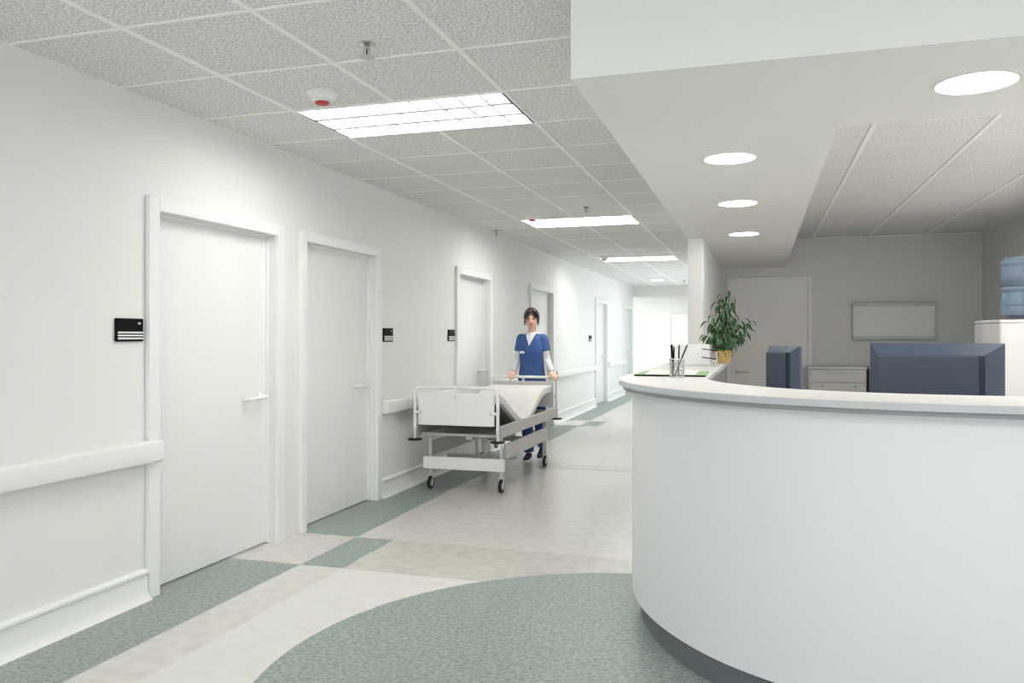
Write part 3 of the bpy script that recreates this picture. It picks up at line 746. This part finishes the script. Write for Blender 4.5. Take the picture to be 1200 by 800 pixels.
obj('cross_rail', bx(X0+0.015, X1-0.015, Y1-0.06, Y1-0.03, 0.505, 0.560), M['bedgrey'], bed)
WXL, WXR, WF, WR = -2.755, -2.105, 6.535, 8.00
for x in (WXL, WXR):
    obj('chassis_rail', bx(x+0.012 if x == WXR else x-0.035, x+0.035 if x == WXR else x-0.012, WF+0.03, WR-0.03, 0.285, 0.415), M['bedgrey'], bed, bevel=0.003)
    for y, w in ((WF, 0.011), (WR, 0.022)):
        obj('chassis_post', bx(x-w, x+w, y-w, y+w, 0.135, 0.497), M['steel'], bed, bevel=0.003)
obj('end_beam', bx(WXL-0.04, WXR+0.045, WF-0.075, WF-0.030, 0.195, 0.300), M['bedwhite'], bed, bevel=0.004)
obj('end_beam', bx(WXL-0.02, WXR+0.02, WR+0.023, WR+0.05, 0.245, 0.300), M['bedgrey'], bed, bevel=0.004)
obj('beam_bracket', bx(WXL-0.012, WXR+0.012, WF-0.03, WF-0.011, 0.24, 0.262), M['steel'], bed)
# lifting mechanism
XM = (X0+X1)/2
for dx in (-0.035, 0.03):
    bm = bmesh.new(); tube(bm, [(XM+dx+0.02, 6.85, 0.50), (XM+dx, 6.95, 0.24)], 0.016, 10); obj('lift_strut', bm, M['steel'], bed, smooth=True)
bm = bmesh.new(); tube(bm, [(XM-0.02, 7.9, 0.30), (XM+0.02, 7.2, 0.49)], 0.016, 10); obj('lift_strut', bm, M['steel'], bed, smooth=True)
bm = bmesh.new(); tube(bm, [(WXL-0.01, 6.95, 0.245), (WXR+0.01, 6.95, 0.245)], 0.014, 10); obj('lift_axle', bm, M['steel'], bed, smooth=True)
bm = bmesh.new(); tube(bm, [(WXL-0.01, 7.9, 0.30), (WXR+0.01, 7.9, 0.30)], 0.014, 10); obj('lift_axle', bm, M['steel'], bed, smooth=True)
obj('actuator', bx(XM-0.03, XM+0.03, 6.62, 7.1, 0.43, 0.485), M['steel'], bed, bevel=0.006)
bm = bmesh.new(); tube(bm, [(XM+0.03, 6.72, 0.455), (XM+0.22, 6.66, 0.475)], 0.018, 10); obj('actuator', bm, M['bedwhite'], bed, smooth=True)
obj('control_box', bx(XM+0.06, XM+0.22, 7.1, 7.3, 0.40, 0.47), M['beddark'], bed, bevel=0.006)
bm = bmesh.new(); tube(bm, [(XM+0.06, 7.2, 0.40), (XM+0.06, 7.2, 0.29)], 0.02, 10); obj('lift_strut', bm, M['beddark'], bed, smooth=True)
# mattress
mp = [(6.36,0.845),(6.46,0.850),(6.58,0.825),(6.72,0.765),(6.88,0.690),(7.02,0.628),(7.14,0.590),(7.26,0.577),(7.38,0.590),(7.50,0.635),(7.62,0.695),(7.74,0.750),(7.86,0.790),(7.98,0.815),(8.12,0.825),(8.25,0.822)]
def mattress_profile(th):
    lo = []
    for i, (y, z) in enumerate(mp):
        a = mp[max(i-1,0)]; b = mp[min(i+1,len(mp)-1)]
        ty, tz = b[0]-a[0], b[1]-a[1]; l = math.hypot(ty, tz)
        lo.append((y + tz/l*th, z - ty/l*th))
    return lo
lo = mattress_profile(0.075)
bm = bmesh.new()
secs = []
for (y, z), (y2, z2) in zip(mp, lo):
    secs.append([(X0+0.04, y, z-0.01), (X0+0.055, y, z), (X1-0.055, y, z), (X1-0.04, y, z-0.01), (X1-0.037, y2, z2+0.008), (X1-0.045, y2, z2), (X0+0.045, y2, z2), (X0+0.037, y2, z2+0.008)])
rings(bm, secs)
mt = obj('mattress', bm, M['mattress'], bed, smooth=True, angle=60, bevel=0.006)
lo2 = mattress_profile(0.078); lo3 = mattress_profile(0.090)
for name, i0, i1 in (('foot_platform', 1, 7), ('back_platform', 8, 15)):
    bm = bmesh.new()
    rings(bm, [[(X0+0.06, a[0], a[1]), (X1-0.06, a[0], a[1]), (X1-0.06, b[0], b[1]), (X0+0.06, b[0], b[1])] for a, b in list(zip(lo2, lo3))[i0:i1+1]])
    obj(name, bm, M['beddark'], bed)
for x in (X0+0.12, X1-0.10):
    bm = bmesh.new(); tube(bm, [(x, 7.72, 0.52), (x, 7.84, 0.675)], 0.008, 8); tube(bm, [(x-0.0, 7.70, 0.665), (x, 8.0, 0.68)], 0.007, 8); obj('back_strut', bm, M['steel'], bed, smooth=True)
# castors
cas = None
for x in (WXL, WXR):
    for y in (WF, WR):
        bm = bmesh.new(); R = 0.058
        lathe(bm, [(0.030, -0.012), (R-0.006, -0.014), (R, -0.008), (R, 0.008), (R-0.006, 0.014), (0.030, 0.012)], (x, y, R+0.0035), 30, 'X')
        wh = obj('wheel', bm, M['rubber'], bed, smooth=True)
        bm = bmesh.new(); lathe(bm, [(0.012, -0.0165), (0.031, -0.014), (0.031, 0.014), (0.012, 0.0165)], (x, y, R+0.0035), 24, 'X'); sub('hub', bm, M['steel'], wh, smooth=True)
        bm = bmesh.new()
        for s in (-1, 1): box(bm, x+s*0.0195-0.002, x+s*0.0195+0.002, y-0.010, y+0.010, R-0.01, 0.128)
        box(bm, x-0.0215, x+0.0215, y-0.014, y+0.014, 0.1265, 0.138)
        obj('fork', bm, M['steel'], bed)

# ------------------------------------------------------------------ the woman
HX, HY = -2.375, 8.47
per = thing('person', 'woman in blue scrubs over a white shirt, hair tied up, pushing the bed', 'person', (HX, HY, 0))
def P(x, y, z): return Vector((HX+x, HY+y, z))
def ering(cx, cy, z, rx, ry, n=24, tilt=0.0):
    return [P(cx+rx*math.cos(a), cy+ry*math.sin(a), z+tilt*rx*math.cos(a)) for a in [2*math.pi*k/n for k in range(n)]]
def remesh(o, v, sm=2):
    r = o.modifiers.new('remesh', 'REMESH'); r.mode = 'VOXEL'; r.voxel_size = v; r.use_smooth_shade = True
    if sm:
        s = o.modifiers.new('smooth', 'SMOOTH'); s.iterations = sm; s.factor = 0.5
# joints
SHL, ELL, WRL = P(0.122,0.0,1.320), P(0.170,-0.01,1.085), P(0.262,-0.125,0.965)
SHR, ELR, WRR = P(-0.122,0.0,1.320), P(-0.165,0.01,1.085), P(-0.185,-0.10,0.960)
HPL, KNL, ANL = P(0.075,0.01,0.80), P(0.075,0.03,0.44), P(0.060,0.22,0.115)
HPR, KNR, ANR = P(-0.075,0.0,0.80), P(-0.045,-0.05,0.43), P(-0.015,-0.075,0.075)
headm = Matrix.Translation(P(0,-0.015,1.50)) @ Matrix.Rotation(0.20, 4, 'Z') @ Matrix.Rotation(-0.05, 4, 'Y') @ Matrix.Translation(-P(0,-0.015,1.50))
def limb(bm, pts, rr, n=14):
    Q = []; RR = []
    for i in range(len(pts)-1):
        for k in range(4):
            t = k/4; Q.append(pts[i].lerp(pts[i+1], t)); RR.append(rr[i]*(1-t)+rr[i+1]*t)
    Q.append(pts[-1]); RR.append(rr[-1]); tube(bm, Q, RR, n)
bm = bmesh.new()
rings(bm, [ering(0,0,0.76,0.09,0.07), ering(0,0,0.80,0.140,0.095), ering(0,0,0.88,0.138,0.095), ering(0,-0.002,1.02,0.106,0.078), ering(0,-0.006,1.16,0.118,0.092), ering(0,0,1.27,0.125,0.080), ering(0,0.004,1.335,0.100,0.058), ering(0,0.006,1.375,0.060,0.050), ering(0,0.004,1.40,0.044,0.044), ering(0,0.0,1.47,0.043,0.043)])
limb(bm, [SHL, ELL, WRL], [0.043, 0.034, 0.023]); limb(bm, [SHR, ELR, WRR], [0.043, 0.034, 0.023])
ellipsoid(bm, SHL, 0.043, 0.043, 0.043); ellipsoid(bm, SHR, 0.043, 0.043, 0.043)
limb(bm, [HPL, KNL, ANL], [0.082, 0.050, 0.032]); limb(bm, [HPR, KNR, ANR], [0.082, 0.050, 0.032])
# head
h0 = P(0, 0, 1.525)
def hel(x, y, z, rx, ry, rz): ellipsoid(bm, P(x, y, z), rx, ry, rz, 20, 14, headm)
hel(0, 0.010, 1.548, 0.073, 0.092, 0.090)       # skull
hel(0, -0.022, 1.500, 0.058, 0.066, 0.082)      # face
hel(0, -0.050, 1.443, 0.026, 0.028, 0.022)      # chin
hel(0.028, -0.052, 1.498, 0.022, 0.020, 0.022); hel(-0.028, -0.052, 1.498, 0.022, 0.020, 0.022)   # cheeks
hel(0, -0.092, 1.496, 0.010, 0.015, 0.011); hel(0, -0.086, 1.513, 0.0075, 0.010, 0.022)           # nose
hel(0.070, 0.012, 1.510, 0.008, 0.018, 0.028); hel(-0.070, 0.012, 1.510, 0.008, 0.018, 0.028)     # ears
hel(0, -0.074, 1.541, 0.045, 0.015, 0.010)      # brow
# hands
def hand(bm, w, pd, curl_dir, side, thumb_dir):
    """w wrist, pd palm direction, curl_dir finger bend direction, side lateral"""
    pd = pd.normalized(); side = side.normalized(); cd = curl_dir.normalized()
    c = w + pd*0.045
    M4 = Matrix((( side.x, pd.x, cd.x, 0),(side.y, pd.y, cd.y, 0),(side.z, pd.z, cd.z, 0),(0,0,0,1)))
    ellipsoid(bm, (0,0,0), 0.036, 0.046, 0.014, 18, 12, Matrix.Translation(c) @ M4)
    for i, (off, L) in enumerate(((-0.027, 0.060), (-0.009, 0.070), (0.009, 0.066), (0.026, 0.052))):
        p0 = c + pd*0.030 + side*off; p1 = p0 + pd*L*0.45 + cd*L*0.10
        p2 = p1 + pd*L*0.12 + cd*L*0.42; p3 = p2 - pd*L*0.12 + cd*L*0.30
        tube(bm, [p0, p1, p2, p3], [0.0085, 0.008, 0.0072, 0.006], 10)
    q0 = w + pd*0.022 - side*0.024
    tube(bm, [q0, q0 - side*0.022 + pd*0.018 + cd*0.010, q0 - side*0.030 + pd*0.040 + cd*0.022, q0 - side*0.026 + pd*0.050 + cd*0.036], [0.011, 0.010, 0.0088, 0.007], 10)
hand(bm, WRL, Vector((0.40, -0.75, -0.42)), Vector((0.25, 0.10, -1.0)), Vector((0.85, 0.45, 0.0)), 1)
hand(bm, WRR, Vector((0.05, -0.85, -0.30)), Vector((0.0, -0.25, -1.0)), Vector((-1.0, -0.05, 0.0)), 1)
body = obj('body', bm, M['skin'], per); remesh(body, 0.0055, 2)
# face details
def hp(name, shapes, m, **kw):
    bm = bmesh.new()
    for s in shapes: ellipsoid(bm, P(*s[:3]), s[3], s[4], s[5], 14, 10, headm)
    return obj(name, bm, m, per, smooth=True, **kw)
for s in (-1, 1):
    hp('eye', [(s*0.029, -0.073, 1.521, 0.0125, 0.009, 0.006)], M['eye'])
    hp('iris', [(s*0.029, -0.0805, 1.521, 0.0055, 0.003, 0.0055)], M['iris'], label='dark brown iris')
    hp('eyelash', [(s*0.029, -0.080, 1.528, 0.0145, 0.004, 0.0022)], M['hair'])
    hp('eyebrow', [(s*0.030, -0.083, 1.543, 0.018, 0.006, 0.0032)], M['hair'])
hp('lips', [(0, -0.080, 1.470, 0.021, 0.008, 0.0045), (0, -0.079, 1.4635, 0.018, 0.009, 0.005)], M['lips'])
# hair: cap cut away over the face, bun, loose strands
bm = bmesh.new()
ellipsoid(bm, P(0, 0.014, 1.552), 0.081, 0.100, 0.100, 44, 32, None)
kill = []
for f in bm.faces:
    c = f.calc_center_median() - P(0, 0, 0)
    x, y, z = c
    line = 1.600 - 0.9*abs(x+0.012)       # hairline
    if y < -0.012 and z < line + 0.0: kill.append(f)
    elif y < 0.03 and z < 1.50 : kill.append(f)
    elif z < 1.475: kill.append(f)
bmesh.ops.delete(bm, geom=kill, context='FACES')
bmesh.ops.transform(bm, matrix=headm, verts=bm.verts[:])
hair = obj('hair', bm, M['hair'], per, smooth=True); sd = hair.modifiers.new('solid', 'SOLIDIFY'); sd.thickness = 0.014; sd.offset = 0; remesh(hair, 0.005, 4)
def strand(name, pts, r):
    bm = bmesh.new()
    Q = [P(*p) for p in pts]; S = []
    for i in range(len(Q)-1):
        for k in range(4): S.append(Q[i].lerp(Q[i+1], k/4))
    S.append(Q[-1]); n = len(S)
    tube(bm, S, [r*math.sin(math.pi*(0.15+0.8*k/(n-1))) for k in range(n)], 8)
    bmesh.ops.transform(bm, matrix=headm, verts=bm.verts[:])
    return sub(name, bm, M['hair'], hair, smooth=True)
hw = WORLD[hair.name]
strand('fringe', [(0.012,-0.070,1.622),(-0.030,-0.088,1.595),(-0.058,-0.075,1.560),(-0.068,-0.055,1.520)], 0.020)
strand('fringe', [(0.015,-0.060,1.628),(0.045,-0.078,1.600),(0.066,-0.055,1.560),(0.072,-0.030,1.520)], 0.016)
strand('loose_strand', [(-0.066,-0.050,1.545),(-0.074,-0.052,1.500),(-0.074,-0.048,1.455)], 0.0085)
strand('loose_strand', [(0.070,-0.035,1.545),(0.077,-0.038,1.500),(0.070,-0.036,1.450)], 0.0075)
strand('bun', [(0,0.085,1.575),(0.0,0.120,1.590),(0.0,0.142,1.600)], 0.040)
# undershirt: long sleeves, collar V
bm = bmesh.new()
limb(bm, [SHL, ELL, WRL + (WRL-ELL).normalized()*0.002], [0.047, 0.039, 0.029]); limb(bm, [SHR, ELR, WRR], [0.047, 0.039, 0.029])
rings(bm, [ering(0,-0.004,1.10,0.115,0.090), ering(0,-0.008,1.17,0.125,0.100), ering(0,-0.002,1.27,0.130,0.090), ering(0,0.002,1.345,0.100,0.070), ering(0,0.003,1.385,0.060,0.056)])
us = obj('undershirt', bm, M['cotton'], per, label='white long-sleeved undershirt'); remesh(us, 0.007, 2)
# tunic
zs = [(0.735,0.162,0.118,-0.003),(0.80,0.160,0.118,-0.003),(0.88,0.154,0.114,-0.003),(0.96,0.142,0.106,-0.003),(1.04,0.134,0.102,-0.006),(1.11,0.138,0.108,-0.010),(1.17,0.142,0.115,-0.010),(1.22,0.145,0.111,-0.008),(1.27,0.146,0.103,-0.003),(1.315,0.136,0.088,0.0),(1.345,0.110,0.074,0.002),(1.368,0.080,0.062,0.004)]
bm = bmesh.new()
rings(bm, [ering(0, cy_, z, rx, ry, 40) for (z, rx, ry, cy_) in zs])
for (S_, E_) in ((SHL, ELL), (SHR, ELR)):
    d = (E_-S_); sx = 1 if S_.x > HX else -1
    ellipsoid(bm, S_ + Vector((0,0,-0.004)), 0.053, 0.056, 0.053)
    tube(bm, [S_ - Vector((sx*0.02,0,-0.01)), S_ + d*0.05, S_+d*0.25, S_+d*0.50, S_+d*0.60], [0.040, 0.053, 0.055, 0.056, 0.057], 20)
tun = obj('tunic', bm, M['scrub'], per, label='blue V-neck scrub tunic'); remesh(tun, 0.007, 3)
# white V of the undershirt showing in the neckline
def front_y(x, z):
    for (z0, rx0, ry0, c0), (z1, rx1, ry1, c1) in zip(zs, zs[1:]):
        if z0 <= z <= z1:
            t = (z-z0)/(z1-z0); rx = rx0+(rx1-rx0)*t; ry = ry0+(ry1-ry0)*t; c = c0+(c1-c0)*t
            return c - ry*math.sqrt(max(0.0, 1-(x/rx)**2))
    return -0.058*math.sqrt(max(0, 1-(x/0.07)**2))
bm = bmesh.new(); rows = []
for i in range(13):
    z = 1.232 + (1.372-1.232)*i/12; w = 0.004 + 0.058*(i/12)**0.9
    rows.append([bm.verts.new(P(w*k/5, front_y(w*k/5, z) - 0.0045, z)) for k in range(-5, 6)])
for a_, b_ in zip(rows, rows[1:]):
    for k in range(10): bm.faces.new((a_[k], a_[k+1], b_[k+1], b_[k]))
vp = sub('collar_front', bm, M['cotton'], us, smooth=True)
sd = vp.modifiers.new('solid', 'SOLIDIFY'); sd.thickness = 0.004
bm = bmesh.new()
edge = [(s_*(0.004 + 0.058*(i/12)**0.9), 1.232 + 0.14*i/12) for s_, rng in ((-1, range(12, 0, -1)), (1, range(1, 13))) for i in rng]
edge = edge[:12] + [(0.0, 1.228)] + edge[12:]
tube(bm, [P(x, front_y(x, z) - 0.005, z) for x, z in edge], 0.0055, 8)
sub('neck_trim', bm, M['scrub_dark'], tun, smooth=True)
sub('name_badge', bx(HX-0.108, HX-0.055, HY-0.118, HY-0.105, 1.155, 1.180), M['whiteplastic'], tun, label='small white name badge')
# trousers
bm = bmesh.new()
rings(bm, [ering(0,0,0.74,0.150,0.105), ering(0,0,0.80,0.160,0.112), ering(0,0,0.92,0.150,0.105), ering(0,0,0.96,0.13,0.09)])
limb(bm, [HPL, KNL, ANL+(KNL-ANL)*0.03], [0.090, 0.066, 0.056], 20); limb(bm, [HPR, KNR, ANR+(KNR-ANR)*0.03], [0.090, 0.066, 0.056], 20)
tr = obj('trousers', bm, M['scrub_dark'], per, label='dark blue scrub trousers'); remesh(tr, 0.008, 2)
# shoes
def shoe(a, pitch, yaw):
    mx = Matrix.Translation(a) @ Matrix.Rotation(yaw, 4, 'Z') @ Matrix.Rotation(pitch, 4, 'X')
    def mk(prof):
        b = bmesh.new(); secs = []
        for (y, w, z0, z1) in prof:
            secs.append([(-w*0.8, y, z0), (w*0.8, y, z0), (w, y, z0+(z1-z0)*0.35), (w*0.65, y, z1), (-w*0.65, y, z1), (-w, y, z0+(z1-z0)*0.35)])
        R = rings(b, secs); bmesh.ops.transform(b, matrix=mx, verts=b.verts[:]); return b
    up = obj('shoe', mk([(0.055,0.022,-0.055,0.00),(0.035,0.034,-0.055,0.02),(-0.02,0.036,-0.055,0.02),(-0.06,0.038,-0.055,-0.005),(-0.11,0.042,-0.055,-0.022),(-0.15,0.036,-0.055,-0.030),(-0.17,0.020,-0.055,-0.040)]), M['navy'], per, smooth=True, angle=80)
    sb = up.modifiers.new('subd', 'SUBSURF'); sb.levels = 2; sb.render_levels = 2
    so = sub('sole', mk([(0.060,0.026,-0.074,-0.052),(0.035,0.038,-0.074,-0.052),(-0.06,0.041,-0.074,-0.052),(-0.11,0.045,-0.074,-0.052),(-0.155,0.038,-0.074,-0.052),(-0.175,0.022,-0.074,-0.052)]), M['whiteplastic'], up, label='white sole', bevel=0.004)
shoe(ANR, 0.0, 0.05)
shoe(ANL + Vector((0,0,0.0)), 0.45, -0.05)

for o in list(bpy.data.objects):
    if '_w' in o.keys(): del o['_w']
